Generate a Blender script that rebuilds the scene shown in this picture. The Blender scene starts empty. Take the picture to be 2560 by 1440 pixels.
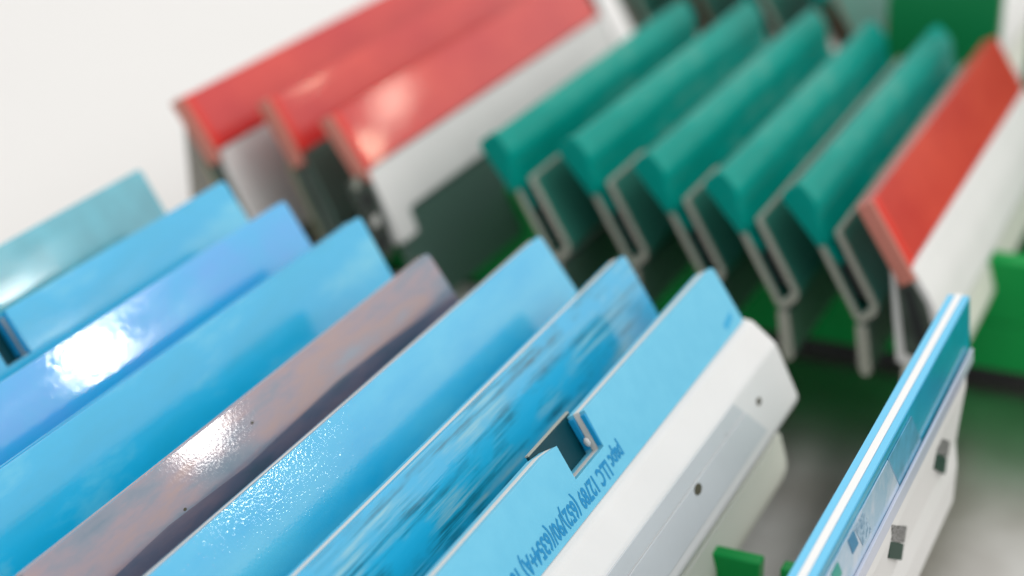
import bpy, bmesh, math, random
from mathutils import Vector, Matrix
random.seed(4)
SC = bpy.context.scene
COL = SC.collection
S = 0.12            # metres per layout unit (a holder is about 11 cm long)
FLOOR = -0.5        # layout height of the table top; holder tops are at 0

# ------------------------------------------------------------------ camera
F = 4500.0
Rv = Vector((0.90864635, -0.15531776, -0.38760573))
Lv = Vector((0.41719624, 0.37676313, 0.82704101))
Uv = Vector((-0.01758139, 0.91319545, -0.40714243))
cam = bpy.data.cameras.new('camera')
cam.sensor_width = 36.0
cam.lens = 36.0 * F / 2560.0
cam.clip_start = 0.005
cam.clip_end = 50
cam.dof.use_dof = True
cam.dof.focus_distance = 2.03 * S
cam.dof.aperture_fstop = 12.0
camo = bpy.data.objects.new('camera', cam)
COL.objects.link(camo)
right = Vector((Rv[0], Lv[0], Uv[0])); up = Vector((Rv[1], Lv[1], Uv[1])); back = -Vector((Rv[2], Lv[2], Uv[2]))
m = Matrix((right, up, back)).transposed().to_4x4()
m.translation = Vector((0, 0, (1 - FLOOR) * S))
camo.matrix_world = m
SC.camera = camo

# ------------------------------------------------------------------ world and lamps
w = bpy.data.worlds.new('World'); SC.world = w; w.use_nodes = True
bg = w.node_tree.nodes['Background']
bg.inputs[0].default_value = (1.0, 0.985, 0.965, 1)
bg.inputs[1].default_value = 1.0
SC.view_settings.view_transform = 'Standard'
SC.view_settings.look = 'None'
SC.view_settings.exposure = 0.0
SC.view_settings.gamma = 1.0

def area(name, az, el, dist, sx, sy, power, color=(1, 1, 1), aim=(-1.1, 2.2, -0.05)):
    a = math.radians(az); e = math.radians(el)
    d = Vector((math.sin(a) * math.cos(e), math.cos(a) * math.cos(e), math.sin(e)))
    c = Vector((aim[0] * S, aim[1] * S, (aim[2] - FLOOR) * S))
    L = bpy.data.lights.new(name, 'AREA'); L.shape = 'RECTANGLE'; L.size = sx; L.size_y = sy
    L.energy = power; L.color = color
    o = bpy.data.objects.new(name, L); COL.objects.link(o)
    o.location = c + d * dist
    o.rotation_euler = d.to_track_quat('Z', 'Y').to_euler()
    return o
area('ceiling_softbox', 75, 50, 1.6, 1.3, 1.3, 13.0, (1, 0.98, 0.95))
area('window_light', 41.4, 20.3, 2.2, 0.055, 0.07, 0.55, (1, 0.98, 0.95), aim=(-1.2, 1.65, 0))
area('second_far_lamp', 28.5, 18.6, 2.2, 0.06, 0.04, 0.10, (1, 0.86, 0.7), aim=(-1.55, 2.7, 0))
area('far_lamp', 30.5, 18.6, 2.2, 0.025, 0.025, 0.09, (1, 0.86, 0.62), aim=(-1.55, 2.7, 0))

# ------------------------------------------------------------------ materials
def nd(nt, t, **k):
    n = nt.nodes.new(t)
    for a, v in k.items(): setattr(n, a, v)
    return n
def ramp(nt, stops, interp='LINEAR'):
    r = nd(nt, 'ShaderNodeValToRGB'); cr = r.color_ramp; cr.interpolation = interp
    while len(cr.elements) < len(stops): cr.elements.new(0.5)
    for e, (p, c) in zip(cr.elements, stops):
        e.position = p; e.color = (c[0], c[1], c[2], 1)
    return r
def plastic(name, col, rough=0.3, ior=1.5, coat=0.0, coat_rough=0.05, coat_ior=1.5, bump=(), var=None, trans=0.0, sss=0.0, alpha=1.0, stops=None, nscale=(1, 1, 1), nfreq=60.0, rough_var=0.0):
    """bump: list of (frequency 1/m, distance m, stretch xyz)"""
    mt = bpy.data.materials.new(name); mt.use_nodes = True
    nt = mt.node_tree; b = nt.nodes['Principled BSDF']
    b.inputs['Base Color'].default_value = (*col, 1)
    b.inputs['Roughness'].default_value = rough
    b.inputs['IOR'].default_value = ior
    b.inputs['Coat Weight'].default_value = coat
    b.inputs['Coat Roughness'].default_value = coat_rough
    b.inputs['Coat IOR'].default_value = coat_ior
    b.inputs['Transmission Weight'].default_value = trans
    b.inputs['Alpha'].default_value = alpha
    if sss:
        b.inputs['Subsurface Weight'].default_value = sss
        b.inputs['Subsurface Radius'].default_value = (1, 1, 1)
        b.inputs['Subsurface Scale'].default_value = 0.002
    tc = nd(nt, 'ShaderNodeTexCoord')
    def noise(freq, stretch, detail=3.0, off=0.0, r=0.5):
        mp = nd(nt, 'ShaderNodeMapping')
        mp.inputs['Scale'].default_value = [freq * q for q in stretch]
        mp.inputs['Location'].default_value = (off, off * 1.7, off * 0.3)
        nt.links.new(tc.outputs['Object'], mp.inputs[0])
        n = nd(nt, 'ShaderNodeTexNoise'); n.inputs['Scale'].default_value = 1.0
        n.inputs['Detail'].default_value = detail; n.inputs['Roughness'].default_value = r
        nt.links.new(mp.outputs[0], n.inputs['Vector'])
        return n
    if stops:
        n = noise(nfreq, nscale, 5.0, 3.1, 0.6); r = ramp(nt, stops)
        nt.links.new(n.outputs[0], r.inputs[0]); src = r.outputs[0]
        nt.links.new(src, b.inputs['Base Color'])
    elif var:
        n = noise(nfreq, nscale, 4.0, 1.3)
        r = ramp(nt, [(0.3, tuple(c * (1 - var) for c in col)), (0.7, tuple(min(1, c * (1 + var)) for c in col))])
        nt.links.new(n.outputs[0], r.inputs[0]); nt.links.new(r.outputs[0], b.inputs['Base Color'])
    if rough_var:
        n = noise(140.0, (1, 0.25, 1), 4.0, 7.7)
        mr = nd(nt, 'ShaderNodeMapRange')
        mr.inputs[1].default_value = 0.35; mr.inputs[2].default_value = 0.7
        mr.inputs[3].default_value = max(0.02, coat_rough - rough_var * 0.5); mr.inputs[4].default_value = coat_rough + rough_var
        nt.links.new(n.outputs[0], mr.inputs[0]); nt.links.new(mr.outputs[0], b.inputs['Coat Roughness'])
    prev = None
    for i, (fr, dist, st) in enumerate(bump):
        n = noise(fr, st, 2.0, 5.0 + i)
        bp = nd(nt, 'ShaderNodeBump'); bp.inputs['Strength'].default_value = 1.0
        bp.inputs['Distance'].default_value = dist
        nt.links.new(n.outputs[0], bp.inputs['Height'])
        if prev: nt.links.new(prev.outputs[0], bp.inputs['Normal'])
        prev = bp
    if prev:
        nt.links.new(prev.outputs[0], b.inputs['Normal'])
        nt.links.new(prev.outputs[0], b.inputs['Coat Normal'])
    return mt
ORANGE = (1600.0, 0.000010, (1, 1, 1))
WAVE = (60.0, 0.00006, (1, 0.35, 1))
SKY = (0.0, 0.41, 0.66)
M = {}
M['blue'] = plastic('blue_acrylic', SKY, 0.32, 1.5, 1.0, 0.06, 1.62, [WAVE, (1600.0, 0.000006, (1, 1, 1))], stops=[(0.34, (0.0, 0.37, 0.62)), (0.5, (0.0, 0.395, 0.68)), (0.70, (0.10, 0.50, 0.70))], nfreq=120, nscale=(1, 0.3, 1), rough_var=0.10)
M['blue_smooth'] = plastic('blue_acrylic_smooth', (0.008, 0.30, 0.72), 0.3, 1.5, 1.0, 0.07, 1.75, [WAVE, (1100, 0.000011, (1, 0.5, 1))], stops=[(0.38, (0.004, 0.37, 0.72)), (0.62, (0.04, 0.33, 0.73))], nfreq=90, nscale=(1, .5, 1), rough_var=0.08)
M['blue_peel'] = plastic('blue_acrylic_orange_peel', SKY, 0.32, 1.5, 1.0, 0.03, 1.62, [WAVE, (2300.0, 0.0000145, (1, 1, 1))], stops=[(0.36, (0.0, 0.37, 0.66)), (0.66, (0.06, 0.46, 0.69))], nfreq=100, nscale=(1, 0.3, 1))
M['blue_matt'] = plastic('blue_acrylic_matt', (0.10, 0.44, 0.68), 0.5, 1.45, 0.35, 0.35, 1.5, [(1800.0, 0.00002, (1, 1, 1))], stops=[(0.35, (0.11, 0.46, 0.66)), (0.65, (0.125, 0.485, 0.68))], nfreq=300)
M['blue_edge'] = plastic('blue_acrylic_sawn_edge', (0.004, 0.30, 0.60), 0.45)
M['blue_strip'] = plastic('blue_edge_strip', (0.13, 0.50, 0.76), 0.5)
M['aqua'] = plastic('grey_aqua_acrylic', (0.08, 0.37, 0.46), 0.3, 1.5, 1.0, 0.05, 1.6, [WAVE], var=0.15, nfreq=120, rough_var=0.1)
M['scuffed'] = plastic('scuffed_blue_film', SKY, 0.35, 1.5, 1.0, 0.05, 1.6, [WAVE, (900.0, 0.00003, (1, 0.08, 1))],
    stops=[(0.34, (0.0, 0.12, 0.20)), (0.45, (0.0, 0.22, 0.36)), (0.51, (0.005, 0.36, 0.60)), (0.66, (0.22, 0.5, 0.60))], nfreq=900, nscale=(1, 0.035, 1), rough_var=0.1)
nt = M['scuffed'].node_tree; b = nt.nodes['Principled BSDF']
lk = b.inputs['Base Color'].links[0]; streak = lk.from_socket; nt.links.remove(lk)
tc = nd(nt, 'ShaderNodeTexCoord')
mp = nd(nt, 'ShaderNodeMapping'); mp.inputs['Scale'].default_value = (210, 80, 210); mp.inputs['Location'].default_value = (2.1, 0.4, 0)
nt.links.new(tc.outputs['Object'], mp.inputs[0])
nz = nd(nt, 'ShaderNodeTexNoise'); nz.inputs['Scale'].default_value = 1; nz.inputs['Detail'].default_value = 3; nt.links.new(mp.outputs[0], nz.inputs['Vector'])
rr = ramp(nt, [(0.40, (0, 0, 0)), (0.58, (1, 1, 1))]); nt.links.new(nz.outputs[0], rr.inputs[0])
mx = nd(nt, 'ShaderNodeMix', data_type='RGBA'); mx.inputs['A'].default_value = (0.0, 0.385, 0.67, 1)
nt.links.new(rr.outputs[0], mx.inputs['Factor']); nt.links.new(streak, mx.inputs['B']); nt.links.new(mx.outputs['Result'], b.inputs['Base Color'])
M['mauve'] = plastic('mottled_mauve', (0.3, 0.25, 0.3), 0.3, 1.5, 1.0, 0.05, 1.6, [(60.0, 0.00004, (1, 0.3, 1)), (1700, 0.000004, (1, 1, 1))],
    stops=[(0.26, (0.05, 0.13, 0.20)), (0.40, (0.15, 0.18, 0.24)), (0.48, (0.24, 0.19, 0.23)), (0.56, (0.30, 0.20, 0.20)), (0.63, (0.25, 0.20, 0.23)), (0.74, (0.19, 0.25, 0.32))], nfreq=110, nscale=(1.3, 0.3, 1.3))  # mottled colour varying at random along the face
M['teal'] = plastic('teal_acrylic', (0.0, 0.25, 0.205), 0.4, 1.3, 0.10, 0.08, 1.4, [WAVE], stops=[(0.35, (0.0, 0.21, 0.17)), (0.52, (0.0, 0.26, 0.215)), (0.70, (0.07, 0.32, 0.26))], nfreq=75, nscale=(1, 0.3, 1))
M['teal'].node_tree.nodes['Principled BSDF'].inputs['Specular IOR Level'].default_value = 0.15
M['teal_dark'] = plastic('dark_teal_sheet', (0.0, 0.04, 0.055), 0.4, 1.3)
M['red'] = plastic('red_acrylic', (0.66, 0.045, 0.035), 0.35, 1.4, 0.7, 0.05, 1.42, [(60.0, 0.00003, (1, 0.35, 1))], stops=[(0.35, (0.50, 0.014, 0.017)), (0.65, (0.60, 0.04, 0.028))], nfreq=70, nscale=(1, .5, 1))
M['red_lip'] = plastic('red_lip', (0.62, 0.018, 0.008), 0.4)
M['salmon'] = plastic('salmon_highlight', (0.50, 0.17, 0.13), 0.5)
M['core'] = plastic('white_core', (0.62, 0.62, 0.60), 0.5, bump=[(900, 0.00004, (1, .3, 1))])
M['white'] = plastic('white_plastic', (0.65, 0.65, 0.645), 0.38, 1.46, var=0.025, nfreq=70, bump=[(1500, 0.000006, (1, 1, 1))])
M['label'] = plastic('pale_grey_plastic', (0.50, 0.53, 0.55), 0.35, var=0.03, nfreq=110, bump=[(1500, 0.000006, (1, 1, 1))])
M['cream'] = plastic('ivory_plastic', (0.60, 0.62, 0.55), 0.45)
M['smoky'] = plastic('smoky_plastic', (0.10, 0.18, 0.15), 0.28, trans=0.35)
M['smoky_teal'] = plastic('smoky_teal_plastic', (0.035, 0.20, 0.155), 0.35, trans=0.1)
M['rim'] = plastic('frosted_lit_edge', (0.34, 0.35, 0.30), 0.5)  # frosted edges, with the light they catch painted in
M['dark'] = plastic('plain_black', (0.012, 0.014, 0.016), 0.45)
M['hole'] = plastic('dark_brown_hole', (0.06, 0.055, 0.03), 0.7)
M['grey'] = plastic('grey_beige_plastic', (0.24, 0.23, 0.205), 0.5)
M['green'] = plastic('green_plastic', (0.0, 0.28, 0.055), 0.45, 1.33, var=0.06, bump=[(900, 0.00001, (1, 1, 1))])
M['deep_green'] = plastic('deep_green_plastic', (0.0, 0.05, 0.022), 0.22, 1.5)
M['dark_reflection'] = plastic('dark_mauve_reflection', (0.08, 0.09, 0.13), 0.3, 1.5, 0.8, 0.08, 1.5, [WAVE], stops=[(0.35, (0.02, 0.06, 0.09)), (0.5, (0.07, 0.08, 0.13)), (0.62, (0.12, 0.10, 0.14))], nfreq=160, nscale=(1, 0.2, 1))  # colours for the painted reflection band on the mauve face
M['ink'] = plastic('blue_ink', (0.0, 0.22, 0.47), 0.7)
M['pink_edge'] = plastic('dull_pink_edge', (0.45, 0.30, 0.28), 0.5)
M['shaded_green'] = plastic('shaded_green_plastic', (0.0, 0.21, 0.065), 0.4)  # green plastic darkened to paint shade on the rear upright rail
M['haze_sheet'] = plastic('hazy_clear_sheet', (0.30, 0.46, 0.60), 0.2, 1.45, 0.5, 0.05, 1.5, [(500, 0.00002, (1, .3, 1))], stops=[(0.4, (0.24, 0.42, 0.58)), (0.6, (0.42, 0.52, 0.64))], nfreq=160)
M['brown'] = plastic('brown_plastic', (0.20, 0.10, 0.06), 0.5)
M['steel'] = plastic('greenish_black_steel', (0.045, 0.06, 0.05), 0.35, var=0.4, nfreq=220)

# ------------------------------------------------------------------ geometry helpers (layout units in, metres out)
def link(name, bm, mat, parent=None, bevel=0.0, seg=2, smooth=False, by_angle=None):
    bmesh.ops.recalc_face_normals(bm, faces=bm.faces)
    me = bpy.data.meshes.new(name); bm.to_mesh(me); bm.free()
    me.materials.append(mat)
    if smooth:
        for p in me.polygons: p.use_smooth = True
    if by_angle:
        for p in me.polygons: p.use_smooth = True
        me.set_sharp_from_angle(angle=math.radians(by_angle))
    o = bpy.data.objects.new(name, me); COL.objects.link(o)
    if parent: o.parent = parent
    if bevel:
        md = o.modifiers.new('bevel', 'BEVEL'); md.width = bevel * S; md.segments = seg
        md.limit_method = 'ANGLE'; md.angle_limit = math.radians(20)
    return o
def prism(pts_a, pts_b):
    bm = bmesh.new()
    a = [bm.verts.new(Vector(p) * S) for p in pts_a]; b = [bm.verts.new(Vector(p) * S) for p in pts_b]
    bm.faces.new(a); bm.faces.new(list(reversed(b)))
    n = len(a)
    for i in range(n): bm.faces.new((a[i], a[(i + 1) % n], b[(i + 1) % n], b[i]))
    return bm
def arc_corners(pts, radii, seg=5):
    """round the corners of a 2D polygon; radii is a dict index -> radius"""
    out = []; n = len(pts)
    for i, p in enumerate(pts):
        r = radii.get(i, 0)
        p = Vector(p)
        if r <= 0: out.append(tuple(p)); continue
        a = (Vector(pts[i - 1]) - p); b = (Vector(pts[(i + 1) % n]) - p)
        r1 = min(r, a.length * 0.45, b.length * 0.45)
        A = p + a.normalized() * r1; B = p + b.normalized() * r1
        for k in range(seg + 1):
            t = k / seg
            out.append(tuple((1 - t) ** 2 * A + 2 * t * (1 - t) * p + t * t * B))
    return out
class Frame:
    """holder frame: origin is the top front edge, s runs down the face, n points out of it"""
    def __init__(s, ang, base):
        a = math.radians(ang); s.d = Vector((math.cos(a), 0, -math.sin(a))); s.n = Vector((math.sin(a), 0, math.cos(a)))
        s.o = Vector((0, 0, base))
    def p(s, y, sd, off): return s.o + s.d * sd + s.n * off + Vector((0, y, 0))
def sheet(name, fr, outline, n0, n1, mat, parent, bevel=0.0015):
    return link(name, prism([fr.p(y, q, n0) for y, q in outline], [fr.p(y, q, n1) for y, q in outline]), mat, parent, bevel)
def extr(name, fr, prof, y0, y1, mat, parent, bevel=0.002, seg=2, lean=True):
    """extrude an (s, off) profile along the length"""
    return link(name, prism([fr.p(y0, a, b) for a, b in prof], [fr.p(y1, a, b) for a, b in prof]), mat, parent, bevel, seg)
def extrXZ(name, base, prof, y0, y1, mat, parent, bevel=0.002, seg=2):
    return link(name, prism([(x, y0, z + base) for x, z in prof], [(x, y1, z + base) for x, z in prof]), mat, parent, bevel, seg)
def disc(name, fr, y, sd, off, ry, rs, mat, parent, depth=0.0015, seg=20):
    ring = [(y + ry * math.cos(2 * math.pi * k / seg), sd + rs * math.sin(2 * math.pi * k / seg)) for k in range(seg)]
    return sheet(name, fr, ring, off - depth, off, mat, parent, 0)
BASE = -FLOOR
def holder(x, y0, z, label, group):
    e = bpy.data.objects.new('plastic_holder', None); COL.objects.link(e)
    e.empty_display_size = 0.01
    e.location = Vector((x, y0, 0)) * S
    e['label'] = label; e['category'] = 'holder'; e['group'] = group
    return e
LEN = 0.935
FL = 1.16
G1 = 'blue topped holders in the front row'
G2 = 'red and teal topped holders in the middle row'
G3 = 'holders in the back row'

# ------------------------------------------------------------------ the table
def setting(name, bm, mat):
    o = link(name, bm, mat); o['kind'] = 'structure'; return o
mt = bpy.data.materials.new('polished_metal_table'); mt.use_nodes = True
nt = mt.node_tree; b = nt.nodes['Principled BSDF']
tc = nd(nt, 'ShaderNodeTexCoord'); n1 = nd(nt, 'ShaderNodeTexNoise'); n1.inputs['Scale'].default_value = 24; n1.inputs['Detail'].default_value = 5
nt.links.new(tc.outputs['Object'], n1.inputs['Vector'])
r = ramp(nt, [(0.38, (0.42, 0.395, 0.37)), (0.62, (0.62, 0.605, 0.59))]); nt.links.new(n1.outputs[0], r.inputs[0]); nt.links.new(r.outputs[0], b.inputs['Base Color'])
b.inputs['Roughness'].default_value = 0.3; b.inputs['Metallic'].default_value = 1.0
bm = bmesh.new()
vs = [bm.verts.new(Vector(p)) for p in ((-6, -3, 0), (6, -3, 0), (6, 8, 0), (-6, 8, 0))]; bm.faces.new(vs)
setting('table_top', bm, mt)
M['board'] = plastic('satin_white_board', (0.71, 0.705, 0.695), 0.4, 1.45, var=0.012, nfreq=6)
wb = setting('white_surface', prism([(-40, 1.2, 0.004), (-1.30, 1.2, 0.004), (-1.30, 40, 0.004), (-40, 40, 0.004)], [(-40, 1.2, 0.012), (-1.30, 1.2, 0.012), (-1.30, 40, 0.012), (-40, 40, 0.012)]), M['board'])

# ------------------------------------------------------------------ cut outlines
def blade_outline(length, width, notch=None, rf=0.010, rn=0.006):
    # (y, s): near-top, far-top, far-bottom, near-bottom
    pts = [(0, 0)]; rad = {0: rn}
    if notch:
        a, b_, dep, ch = notch
        pts += [(a - ch, 0), (a, 0.0 + 0.001), (a, dep), (b_, dep), (b_, 0)] if ch == 0 else [(a - ch, 0), (a, 0.004), (a - 0.002, dep), (b_ - 0.004, dep), (b_, 0)]
    pts.append((length, 0)); rad[len(pts) - 1] = rf
    pts.append((length, width)); rad[len(pts) - 1] = 0.004
    pts.append((0, width))
    return arc_corners(pts, rad)

# ------------------------------------------------------------------ front row
def body_white(e, fr, length, base, screws=True, far_ext=0.012):
    prof = [(0.049, -0.0765), (0.0585, -0.0775), (0.094, -0.106), (0.131, -0.184), (0.126, -0.198), (0.090, -0.243), (0.03, -0.243), (0.008, -0.075)]
    prof = arc_corners(prof, {3: 0.02, 4: 0.012})
    o = extrXZ('body', base, prof, 0.0, length + far_ext, M['white'], e, 0.004, 3)
    fl = arc_corners([(0.040, -0.2435), (0.108, -0.2435), (0.123, -0.298), (0.108, -0.336), (0.05, -0.336)], {2: 0.02, 3: 0.01})
    extrXZ('flange', base, fl, 0.0, length + far_ext - 0.006, M['cream'], e, 0.003, 3)
    a = math.degrees(math.atan2(0.078, 0.037))
    f2 = Frame(a, base); f2.o = Vector((0.094, 0, base - 0.106))
    sheet('label_strip', f2, [(0.02, 0.0015), (length - 0.185, 0.0015), (length - 0.165, 0.024), (0.02, 0.024)], -0.002, 0.0016, M['label'], e, 0.001)
    sheet('cover_plate', f2, [(0.02, 0.0255), (length - 0.164, 0.0255), (length - 0.125, 0.072), (0.02, 0.072)], -0.002, 0.0024, M['label'], e, 0.001)
    if screws:
        for y, s_, r_, mm, of in ((length - 0.112, 0.034, 0.0065, 'hole', 0.0006), (length - 0.366, 0.034, 0.0085, 'hole', 0.0030), (length - 0.235, 0.020, 0.0045, 'label', 0.0022)):
            disc('pin_hole', f2, y, s_, of, r_ * 1.3, r_ * 0.75, M[mm], e)
    return o
def blue_holder(x, yfar, zoff, width, ang, mats, label, notch=None, core_up=True, body='plain', rear_sheet=False, length=FL):
    length = length; base = BASE + zoff
    e = holder(x, yfar - length, 0, label, G1)
    fr = Frame(ang, base)
    front, corem, backm = mats
    out = blade_outline(length, width, notch)
    sheet('front_panel', fr, out, -0.0085, 0.0, front, e, 0.0012)
    c0 = -0.0004 if core_up else 0.006
    outc = [(y + (0.0 if 0.01 < y < length - 0.01 else (0.003 if y <= 0.01 else -0.003)), max(s_, c0)) for y, s_ in out]
    outc = [(y, (c0 if s_ < 0.0005 else s_)) for y, s_ in outc]
    sheet('core_sheet', fr, outc, -0.0175, -0.009, corem, e, 0.001)
    outb = blade_outline(length, width, notch)
    sheet('back_panel', fr, outb, -0.027, -0.018, backm, e, 0.0012)
    if body == 'detailed':
        body_white(e, fr, length, base)
    else:
        w_ = width
        d = fr.d
        p0 = (d.x * (w_ + 0.002), d.z * (w_ + 0.002))
        prof = [(p0[0] - 0.004, p0[1] + 0.002), (p0[0] + 0.07, p0[1] - 0.115), (p0[0] + 0.03, p0[1] - 0.17), (p0[0] - 0.02, p0[1] - 0.17), (p0[0] - 0.03, p0[1] - 0.02)]
        extrXZ('body', base, prof, 0.0, length - 0.004, M['white'], e, 0.003)
        extrXZ('flange', base, [(p0[0] - 0.01, p0[1] - 0.171), (p0[0] + 0.025, p0[1] - 0.171), (p0[0] + 0.03, p0[1] - 0.25), (p0[0], p0[1] - 0.25)], 0.0, length - 0.01, M['cream'], e, 0.003)
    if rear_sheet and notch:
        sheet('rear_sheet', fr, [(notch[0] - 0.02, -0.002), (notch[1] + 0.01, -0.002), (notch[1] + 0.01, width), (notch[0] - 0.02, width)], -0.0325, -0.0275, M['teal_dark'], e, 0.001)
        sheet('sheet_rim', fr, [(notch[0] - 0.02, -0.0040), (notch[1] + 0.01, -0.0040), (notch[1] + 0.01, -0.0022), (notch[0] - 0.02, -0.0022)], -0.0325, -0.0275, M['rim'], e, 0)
    return e, fr

B = M
rowf = []
blue_holder(-1.709, 2.235, 0.0, 0.115, 59, (B['aqua'], B['aqua'], B['aqua']), 'grey-aqua holder behind the others, leftmost and farthest back in the front row', core_up=False)
n2 = (1.655 - (2.24 - FL), 1.705 - (2.24 - FL), 0.066, 0)
e2, fr2 = blue_holder(-1.552, 2.24, 0.0, 0.10, 57, (B['blue'], B['core'], B['blue']), 'sky blue holder with a small cut-out at the left picture edge', notch=n2, core_up=False, rear_sheet=True)
blue_holder(-1.416, 2.20, 0.0, 0.105, 57.4, (B['blue_smooth'], B['blue_smooth'], B['blue_smooth']), 'lavender-tinted blue holder with the large white glare patch', core_up=False)
blue_holder(-1.275, 2.186, 0.0, 0.12, 60, (B['blue'], B['core'], B['blue']), 'cloudy light blue holder between the lavender one and the mauve one', core_up=False)
e5, fr5 = blue_holder(-1.116, 2.10, 0.0, 0.105, 54.6, (B['mauve'], B['pink_edge'], B['blue']), 'mauve and brown mottled holder, shorter at its far end than its neighbours', length=0.905)
blue_holder(-0.994, 2.22, 0.0, 0.115, 53.6, (B['blue_peel'], B['core'], B['blue']), 'blue holder with a speckled sparkling glint, right of the mauve one')
blue_holder(-0.854, 2.20, 0.0, 0.115, 58, (B['scuffed'], B['core'], B['blue']), 'blue holder with dark scuffs and scratches along its face')
n8 = (1.655 - (2.206 - FL), 1.742 - (2.206 - FL), 0.049, 0.030)
e8, fr8 = blue_holder(-0.725, 2.206, 0.0, 0.0895, 57, (B['blue_matt'], B['core'], B['blue_matt']), 'matt blue holder with a notch and printed code above its long white body', notch=n8, body='detailed', rear_sheet=True)
# saw-cut faces and glue inside the notches
def notch_trim(e, fr, nt_, blob=True):
    yb = nt_[1]
    sheet('cut_edge', fr, [(yb - 0.0035, 0.004), (yb, 0.004), (yb - 0.001, nt_[2] - 0.003), (yb - 0.0045, nt_[2] - 0.003)], -0.0080, -0.0010, M['blue_edge'], e, 0.0008)
    sheet('cut_edge', fr, [(yb - 0.0035, 0.004), (yb, 0.004), (yb - 0.001, nt_[2] - 0.003), (yb - 0.0045, nt_[2] - 0.003)], -0.0265, -0.0180, M['blue_edge'], e, 0.0008)
    if blob:
        bm = bmesh.new(); bmesh.ops.create_icosphere(bm, subdivisions=3, radius=1)
        c = fr.p(yb - 0.006, nt_[2] - 0.013, -0.016)
        for v in bm.verts:
            v.co = (c + fr.d * v.co.x * 0.006 + Vector((0, v.co.y * 0.003, 0)) + fr.n * v.co.z * 0.0042) * S
        link('glue_blob', bm, M['white'], e, smooth=True)
notch_trim(e8, fr8, n8); notch_trim(e2, fr2, n2, False)

def lettering(e, fr, text, y_start, y_end, s0, s1, off, mat):
    cu = bpy.data.curves.new('printed_code', 'FONT'); cu.body = text; cu.size = 1; cu.offset = 0.035
    cu.resolution_u = 2
    o = bpy.data.objects.new('tmp', cu); COL.objects.link(o)
    bpy.context.view_layer.update()
    me = bpy.data.meshes.new_from_object(o.evaluated_get(bpy.context.evaluated_depsgraph_get()))
    bpy.data.objects.remove(o)
    xs = [v.co.x for v in me.vertices]; ys = [v.co.y for v in me.vertices]
    x0, x1, a0, a1 = min(xs), max(xs), min(ys), max(ys)
    for v in me.vertices:
        u = (v.co.x - x0) / (x1 - x0); t = (v.co.y - a0) / (a1 - a0)
        v.co = fr.p(y_start + (y_end - y_start) * u, s0 + (s1 - s0) * t, off) * S
    me.materials.append(mat)
    q = bpy.data.objects.new('printed_code', me); COL.objects.link(q); q.parent = e
    return q
y8 = 2.206 - FL
lettering(e8, fr8, 'papc LLC 12789 (652)/90/(6354+A) 181218', 1.768 - y8, 1.415 - y8, 0.0530, 0.0830, 0.0004, M['ink'])
sheet('corner_mark', fr8, [(FL - 0.060, 0.070), (FL - 0.022, 0.064), (FL - 0.026, 0.074), (FL - 0.055, 0.080)], 0.0, 0.0004, plastic('faint_blue_mark', (0.02, 0.34, 0.60), 0.5), e8, 0)

sheet('dark_reflection', fr5, [(0.0, 0.068), (0.20, 0.060), (0.36, 0.066), (0.58, 0.058), (0.72, 0.062), (0.90, 0.072), (0.90, 0.104), (0.0, 0.104)], 0.0003, 0.0009, M['dark_reflection'], e5, 0)  # dark sheet paints the reflected band along the lower face
for y, q in ((1.43, 0.058), (1.60, 0.03), (1.52, 0.075)):
    disc('speck', fr5, y - (2.10 - 0.905), q, 0.0004, 0.0028, 0.0018, M['hole'], e5, depth=0.0003, seg=8)
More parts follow.
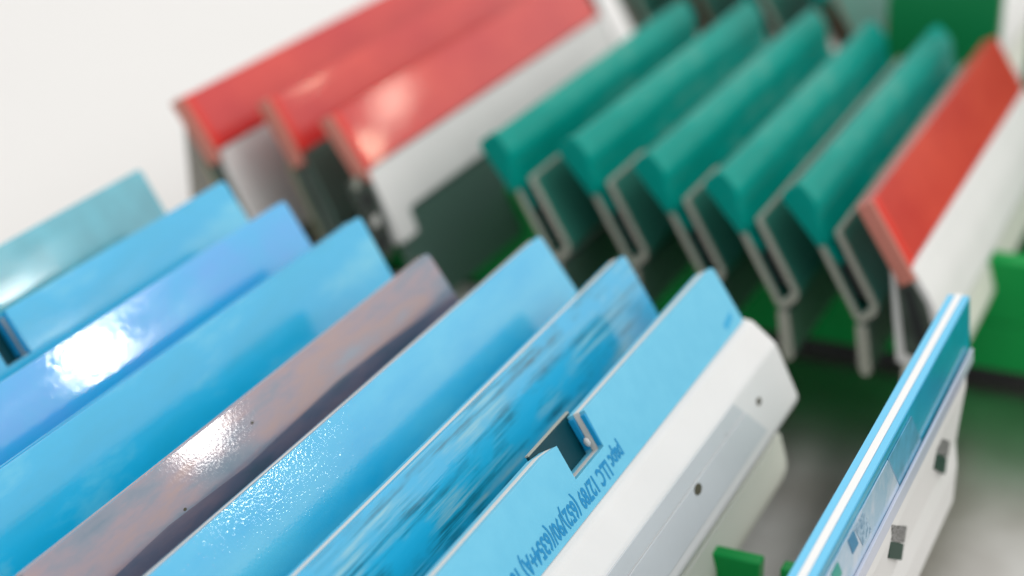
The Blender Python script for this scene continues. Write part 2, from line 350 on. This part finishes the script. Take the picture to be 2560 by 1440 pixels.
# ------------------------------------------------------------------ upright holder at the right
def upright_holder():
    base = BASE; L = FL
    yf = 2.247
    e = holder(-0.376, yf - L, 0, 'holder standing upright on its own at the right, blue and white striped top edge', G1)
    ang = 85.5
    fr = Frame(ang, base)
    sheet('front_panel', fr, blade_outline(L, 0.094), -0.0085, 0.0, M['blue_strip'], e, 0.0008)
    sheet('core_sheet', fr, [(0.0, -0.0008), (L - 0.003, -0.0008), (L - 0.003, 0.094), (0.0, 0.094)], -0.0180, -0.0088, M['core2'], e, 0.0006)
    sheet('back_panel', fr, blade_outline(L, 0.094), -0.0275, -0.0183, M['blue_strip'], e, 0.0008)
    sheet('face_film', fr, [(0.0, 0.004), (L - 0.004, 0.004), (L - 0.004, 0.091), (0.0, 0.091)], 0.0002, 0.0010, M['film'], e, 0)
    sheet('clear_label_cover', fr, [(0.0, 0.014), (0.70, 0.014), (0.755, 0.078), (0.0, 0.078)], 0.0012, 0.0030, M['haze_sheet'], e, 0.0006)
    sheet('blue_label', fr, [(0.702, 0.014), (0.815, 0.014), (0.87, 0.078), (0.757, 0.078)], 0.0012, 0.0026, M['mid_film'], e, 0.0006)
    sheet('clear_lip', fr, [(0.0, 0.074), (L - 0.01, 0.074), (L - 0.01, 0.094), (0.0, 0.094)], 0.0032, 0.0075, M['lip'], e, 0.001)
    sheet('printed_tab', fr, [(0.525, 0.020), (0.548, 0.020), (0.566, 0.046), (0.543, 0.046)], 0.0031, 0.0036, M['label_blue'], e, 0)
    sheet('speckled_tab', fr, [(0.552, 0.020), (0.590, 0.020), (0.620, 0.060), (0.585, 0.060)], 0.0031, 0.0034, M['speckled_blue'], e, 0)
    sheet('printed_tab', fr, [(0.460, 0.022), (0.485, 0.022), (0.500, 0.044), (0.475, 0.044)], 0.0031, 0.0036, M['teal'], e, 0)
    prof = [(-0.034, -0.090), (-0.002, -0.0955), (0.003, -0.100), (0.006, -0.138), (-0.001, -0.226), (0.004, -0.262), (0.003, -0.322), (-0.010, -0.336), (-0.034, -0.336)]
    extrXZ('body', base, prof, 0.0, L + 0.004, M['white'], e, 0.002, 3)
    extrXZ('body_rim', base, [(-0.002, -0.0905), (0.009, -0.0925), (0.009, -0.103), (0.004, -0.104), (-0.002, -0.0950)], 0.0, L + 0.002, M['white'], e, 0.0015, 3)
    def quad(name, pts, x0, x1, mat):
        link(name, prism([(x0, y - yf + L, z + base) for y, z in pts], [(x1, y - yf + L, z + base) for y, z in pts]), M[mat], e, 0.0006)
    for y0, z0, k in ((1.829, -0.122, 1.0), (2.078, -0.130, 1.05)):
        T = [(y0, z0), (y0 + 0.090 * k, z0 - 0.053 * k), (y0 + 0.082 * k, z0 - 0.072 * k), (y0 - 0.001, z0 - 0.021 * k)]
        D = [(y0 - 0.001, z0 - 0.022 * k), (y0 + 0.081 * k, z0 - 0.073 * k), (y0 + 0.076 * k, z0 - 0.094 * k), (y0 - 0.002, z0 - 0.045 * k)]
        xx = 0.0060 if k == 1.0 else 0.0052
        quad('latch_tongue', T, -0.006, xx, 'speckle')
        quad('latch_window', D, -0.006, xx - 0.0004, 'dark_green')
    return e
M['core2'] = plastic('white_stripe', (0.74, 0.75, 0.75), 0.5)
M['mid_film'] = plastic('mid_blue_label', (0.06, 0.30, 0.48), 0.3, 1.5, 0.5, 0.08, 1.5, var=0.25, nfreq=250)
M['speckled_blue'] = plastic('speckled_blue_print', (0.1, 0.3, 0.5), 0.4, stops=[(0.45, (0.08, 0.2, 0.32)), (0.55, (0.32, 0.46, 0.58))], nfreq=1500)
M['film'] = plastic('deep_cyan_film', (0.0, 0.30, 0.46), 0.3, 1.5, 0.6, 0.1, 1.5, [WAVE], var=0.2)
M['lip'] = plastic('pale_lilac_lip', (0.46, 0.50, 0.62), 0.3, 1.5, 0.6, 0.08)
M['label_blue'] = plastic('deep_blue_label', (0.0, 0.16, 0.32), 0.4)
M['dark_green'] = plastic('dark_green_latch', (0.003, 0.035, 0.022), 0.5, 1.3)
M['speckle'] = plastic('speckled_grey', (0.3, 0.3, 0.3), 0.5, stops=[(0.45, (0.03, 0.03, 0.03)), (0.6, (0.32, 0.32, 0.32))], nfreq=3200)
upright_holder()

# ------------------------------------------------------------------ middle row
def teal_holder(x, yn, label, ang=50.0, length=LEN, wall_len=None, group=G2, blade='teal'):
    base = BASE
    e = holder(x, yn, 0, label, group)
    fr = Frame(ang, base)
    t = 0.032; w_ = 0.100
    crv = [(0.0, -0.006), (0.003, -0.001), (0.009, 0.002), (0.022, 0.0035), (0.036, 0.0038), (0.047, 0.0020), (0.057, -0.003), (0.068, -0.011), (0.080, -0.0185), (0.094, -0.0225), (0.145, -0.0235)]
    bk = [(0.145, -0.029), (0.100, -0.034), (0.010, -0.032), (0.003, -0.028), (0.0, -0.020)]
    bl = prism([fr.p(0, a, c) for a, c in crv + bk], [fr.p(length, a, c) for a, c in crv + bk])
    link('blade', bl, M[blade], e, 0, by_angle=32)
    lp = [(a * 0.97 - 0.003, c + 0.004) for a, c in crv[:8]] + [(0.098, -0.020), (0.104, -0.027), (0.098, -0.036), (0.008, -0.036), (-0.002, -0.030), (-0.003, -0.018)]
    ll = prism([fr.p(-0.014, a, c) for a, c in lp], [fr.p(0.006, a, c) for a, c in lp])
    link('end_lip', ll, M[blade], e, 0.004, 3, by_angle=32)
    # hollow body: front wall, back wall and rounded bottom, one U-shaped profile
    a = Vector((0.071, -0.072)); b_ = Vector((0.137, -0.187)); c = Vector((0.102, -0.215)); d = Vector((0.036, -0.100))
    u = (b_ - a).normalized(); nn = Vector((u.y, -u.x)) * 0.0095     # towards the back
    if (c - b_).dot(nn) < 0: nn = -nn
    prof = [a, b_, b_ + u * 0.012 + nn * 0.8, c + u * 0.012 - nn * 0.8, c, d, d + nn * -1, c - nn - u * 0.002, b_ + nn - u * 0.002, a + nn]
    prof = [tuple(q) for q in prof]
    extrXZ('body', base, prof, 0.002, length - 0.01, M['smoky_teal'], e, 0.002)
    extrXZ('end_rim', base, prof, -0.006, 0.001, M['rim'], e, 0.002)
    extrXZ('slot_dark', base, [tuple(a + nn * 1.1 - u * 0.01 + u * 0.045), tuple(b_ + nn * 1.1 - u * 0.02), tuple(c - nn * 1.1 - u * 0.02), tuple(d - nn * 1.1 + u * 0.045)], 0.012, length - 0.02, M['dark'], e, 0.002)  # black fill paints the dark inside of the hollow slot
    tp = [tuple(a - u * 0.003), tuple(a + nn - u * 0.003), tuple(a + nn + u * 0.001 * -1), tuple(a - u * 0.0005)]
    extrXZ('wall_rim', base, [tuple(a - u * 0.005), tuple(a + nn - u * 0.005), tuple(a + nn - u * 0.0004), tuple(a - u * 0.0004)], -0.004, (length - 0.01 if x > -0.85 else 0.16), M['rim'], e, 0.001)  # pale strip paints the light along the wall's top edge
    st = [(0.103, -0.225), (0.122, -0.225), (0.134, -0.300), (0.130, -0.312), (0.118, -0.312), (0.112, -0.296)]
    extrXZ('flange', base, st, 0.002, length - 0.02, M['smoky'], e, 0.003)
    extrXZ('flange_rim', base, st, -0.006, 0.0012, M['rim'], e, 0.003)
    return e
def red_holder(x, yn, label, ang=56.0, length=LEN, kind='white', group=G2, width=0.112):
    base = BASE
    e = holder(x, yn, 0, label, group)
    fr = Frame(ang, base)
    sheet('front_panel', fr, blade_outline(length, width, rn=0.003), -0.014, 0.0, M['red'], e, 0.0015)
    sheet('back_panel', fr, blade_outline(length, width, rn=0.003), -0.027, -0.0145, M['red'], e, 0.0015)
    sheet('end_lip', fr, [(-0.002, 0.0), (0.020, 0.0), (0.020, width), (-0.002, width)], 0.0004, 0.004, M['red_lip'], e, 0.001)
    sheet('end_highlight', fr, [(-0.012, -0.002), (-0.0025, -0.002), (-0.0025, width + 0.02), (-0.012, width + 0.02)], -0.024, 0.003, M['salmon'], e, 0.002)  # salmon strip paints the highlight on the near end edge
    d = fr.d; qx = d.x * width; qz = d.z * width
    front = [(qx + 0.001, qz - 0.003), (qx + 0.006, qz - 0.003), (qx + 0.040, qz - 0.050), (qx + 0.062, qz - 0.105)]
    back = [(qx + 0.048, qz - 0.105), (qx - 0.01, qz - 0.01)]
    if kind == 'white':
        extrXZ('body', base, arc_corners(front + [(qx + 0.060, qz - 0.122), (qx + 0.03, qz - 0.165), (qx - 0.01, qz - 0.165), (qx - 0.03, qz - 0.01)], {2: 0.02, 3: 0.02}), 0.002, length + 0.01, M['white'], e, 0.003, 3)
        extrXZ('end_plate', base, arc_corners([(qx - 0.020, qz - 0.02), (qx + 0.000, qz - 0.012), (qx + 0.030, qz - 0.055), (qx + 0.050, qz - 0.115), (qx + 0.028, qz - 0.150), (qx + 0.004, qz - 0.145)], {3: 0.02, 4: 0.02}), -0.003, 0.0015, M['steel'], e, 0.002)
        extrXZ('socket', base, [(qx - 0.008, qz - 0.03), (qx + 0.006, qz - 0.035), (qx + 0.036, qz - 0.115), (qx + 0.022, qz - 0.125)], -0.005, -0.0035, M['dark'], e, 0)
        extrXZ('flange', base, [(qx, qz - 0.1655), (qx + 0.045, qz - 0.1655), (qx + 0.060, qz - 0.215), (qx + 0.050, qz - 0.25), (qx, qz - 0.25)], 0.002, length, M['cream'], e, 0.003, 3)
    elif kind == 'tabbed':
        # white upper strip with a longer tab at the near end, lower flange coloured dark to paint its shadow
        wf = Frame(math.degrees(math.atan2(0.075, 0.036)), base); wf.o = Vector((qx + 0.003, 0, base + qz - 0.003))
        sheet('body', wf, arc_corners([(0.002, 0), (length + 0.01, 0), (length + 0.01, 0.096), (0.079, 0.096), (0.069, 0.100), (0.064, 0.142), (0.002, 0.142)], {6: 0.01}), -0.02, 0.0, M['white'], e, 0.003)
        sheet('lower_panel', wf, [(0.02, 0.098), (length, 0.098), (length, 0.275), (0.02, 0.275)], -0.024, -0.008, M['smoky'], e, 0.002)
        extrXZ('end_plate', base, arc_corners([(qx + 0.000, qz - 0.002), (qx + 0.022, qz - 0.055), (qx + 0.048, qz - 0.135), (qx + 0.044, qz - 0.165), (qx + 0.010, qz - 0.13), (qx - 0.036, qz - 0.03)], {2: 0.02, 3: 0.02}), -0.012, 0.0015, M['steel'], e, 0.003)
        for (cx, cz, r_, mm) in ((-0.014, -0.022, 0.010, 'rim'), (0.004, -0.052, 0.012, 'dark'), (0.021, -0.088, 0.0095, 'core'), (0.030, -0.128, 0.014, 'dark')):
            ring = [(qx + cx + r_ * 0.8 * math.cos(k * math.pi / 8) + 0.2 * r_ * math.sin(k * math.pi / 8), qz + cz + r_ * 1.25 * math.sin(k * math.pi / 8)) for k in range(16)]
            extrXZ('socket', base, ring, -0.0145, -0.0122, M[mm], e, 0)
    else:
        wf = Frame(math.degrees(math.atan2(0.075, 0.036)), base); wf.o = Vector((qx + 0.003, 0, base + qz - 0.003))
        sheet('body', wf, arc_corners([(0.008, 0), (length, 0), (length, 0.20), (0.008, 0.20)], {0: 0.01}), -0.012, 0.0, M['white'] if kind == 'plain' else M['smoky'], e, 0.003)
        sheet('back_wall', wf, [(0.0, 0.0), (length, 0), (length, 0.20), (0.0, 0.20)], -0.040, -0.028, M['smoky'], e, 0.003)
        sheet('end_rim', wf, [(-0.004, 0.004), (0.0035, 0.004), (0.0035, 0.20), (-0.004, 0.20)], -0.040, -0.0375, M['rim2'], e, 0.0005)
        sheet('end_plate', wf, arc_corners([(0.004, 0.0), (0.0075, 0.0), (0.0075, 0.20), (0.004, 0.20)], {}), -0.034, -0.012, M['steel'], e, 0.001)
    return e
M['rim2'] = plastic('yellowish_cut_edge', (0.42, 0.40, 0.26), 0.5)
red_holder(-1.857, 2.575, 'red topped holder at the far left end of the middle row', kind='plain', length=1.35)
red_holder(-1.705, 2.625, 'second red topped holder, between the leftmost red one and the one with the glare spots', kind='smoky', ang=58.5, length=1.35)
red_holder(-1.552, 2.584, 'red topped holder with bright glare spots over a long white strip', kind='tabbed', ang=55.4, length=1.08)
TL = ['teal holder directly right of the red one with the white strip', 'second teal holder from the left, small light spot at its near corner', 'middle teal holder with a bright glint at its near corner', 'fourth teal holder from the left, with a pale line down its right side', 'pale-topped teal holder, rightmost, touching the red and white one']
for (x, yn, ln), lb in zip([(-1.248, 2.61, 0.93), (-1.118, 2.64, 0.95), (-0.972, 2.613, 0.955), (-0.836, 2.575, 0.95), (-0.706, 2.570, 0.97)], TL):
    teal_holder(x, yn, lb, ang=49 if x > -1.2 else 52, length=ln)
red_holder(-0.583, 2.538, 'red topped holder with a broad white body, right end of the middle row', kind='white', ang=57.5, length=0.96, width=0.120)

# ------------------------------------------------------------------ back row (only near ends in view, far out of focus)
BL = ['blurred grey holder end at the top edge, above the first teal holder', 'blurred brown and grey holder end above the gap after the second teal holder', 'blurred brown holder end at the top edge, above the middle teal holder', 'blurred grey holder end at the top edge, above the fourth teal holder']
for k, (x, yn) in enumerate([(-1.60, 3.93), (-1.44, 3.95), (-1.27, 3.94), (-1.10, 3.95)]):
    e = teal_holder(x, yn, BL[k], group=G3, length=0.9)
    for ch in e.children:
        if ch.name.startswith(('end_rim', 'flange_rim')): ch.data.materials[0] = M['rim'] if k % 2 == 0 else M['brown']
red_holder(-0.765, 3.95, 'blurred white bodied holder in the top right corner of the picture', kind='white', group=G3, width=0.10)

e = link('dark_gap_plate', prism([(-1.20, 3.05, 0.0006), (0.7, 3.05, 0.0006), (0.7, 3.9, 0.0006), (-1.20, 3.9, 0.0006)], [(-1.20, 3.05, 0.014), (0.7, 3.05, 0.014), (0.7, 3.9, 0.014), (-1.20, 3.9, 0.014)]), M['deep_green'], None, 0.003, 2)  # dark plate added so the gap under the rail reads dark
e['label'] = 'dark green plate added under the middle row to darken the gap below the long green rail'; e['category'] = 'tray'
# ------------------------------------------------------------------ green trays (comb rails with uprights), grey end block
def rail(y, th, x0, x1, top, low, slots, label, z0=0.026, shadow_gap=(), mat='green'):
    e = bpy.data.objects.new('green_rail', None); COL.objects.link(e); e.empty_display_size = 0.01
    e.location = Vector((x0, y, 0)) * S
    e['label'] = label; e['category'] = 'tray rail'; e['group'] = 'green rails that carry the holders'
    zb = -FLOOR
    def box(name, a, b_, z0_, z1_, y0=-th / 2, y1=th / 2, bev=0.004, mat=mat):
        return link(name, prism([(a, y0, z0_), (b_, y0, z0_), (b_, y0, z1_), (a, y0, z1_)], [(a, y1, z0_), (b_, y1, z0_), (b_, y1, z1_), (a, y1, z1_)]), M[mat], e, bev, 3)
    box('rail_base', 0, x1 - x0, z0, zb + low)
    xs = x0
    for (a, b_) in slots + [(x1, x1)]:
        if a - xs > 0.01:
            box('tooth', xs - x0, a - x0, zb + low + 0.0005, zb + top)
        xs = b_
    if shadow_gap: box('shadow_strip', 0.01, x1 - x0 - 0.01, 0.0, z0 - 0.0005, y0=-th / 2 + 0.006, bev=0.001, mat='dark')  # black strip paints the shadow gap under the rail
    return e
rail(1.91, 0.024, -1.95, -0.470, -0.262, -0.40, [(-0.74, -0.672), (-0.548, -0.522)], 'bright green rail with square teeth under the notched blue holder', shadow_gap=(-1.9, -0.9))
rail(3.02, 0.05, -1.80, 0.60, -0.262, -0.38, [], 'long green rail under the teal and red holders, bright at its right end', shadow_gap=(-1.7, 0.4))
rail(3.78, 0.04, -0.86, 0.5, 0.10, -0.33, [(-0.62, -0.56)], 'green upright rail behind the rightmost teal holder', shadow_gap=(-0.8, 0.4), mat='shaded_green')
rail(3.55, 0.03, -1.80, 0.60, -0.24, -0.36, [], 'green rail behind the teal holders, mostly hidden', shadow_gap=(-1.7, 0.4))
o = link('end_block', prism([(-0.03, 0, 0.0), (0.12, 0, 0.0), (0.12, 0, 0.28), (0.02, 0, 0.38), (-0.027, 0, 0.475)], [(-0.03, 0.5, 0.0), (0.12, 0.5, 0.0), (0.12, 0.5, 0.28), (0.02, 0.5, 0.38), (-0.027, 0.5, 0.475)]), M['grey'], None, 0.006, 3)
o.location = Vector((-1.868, 2.62, 0)) * S
o['label'] = 'grey-beige end block standing under the leftmost red holder'; o['category'] = 'block'
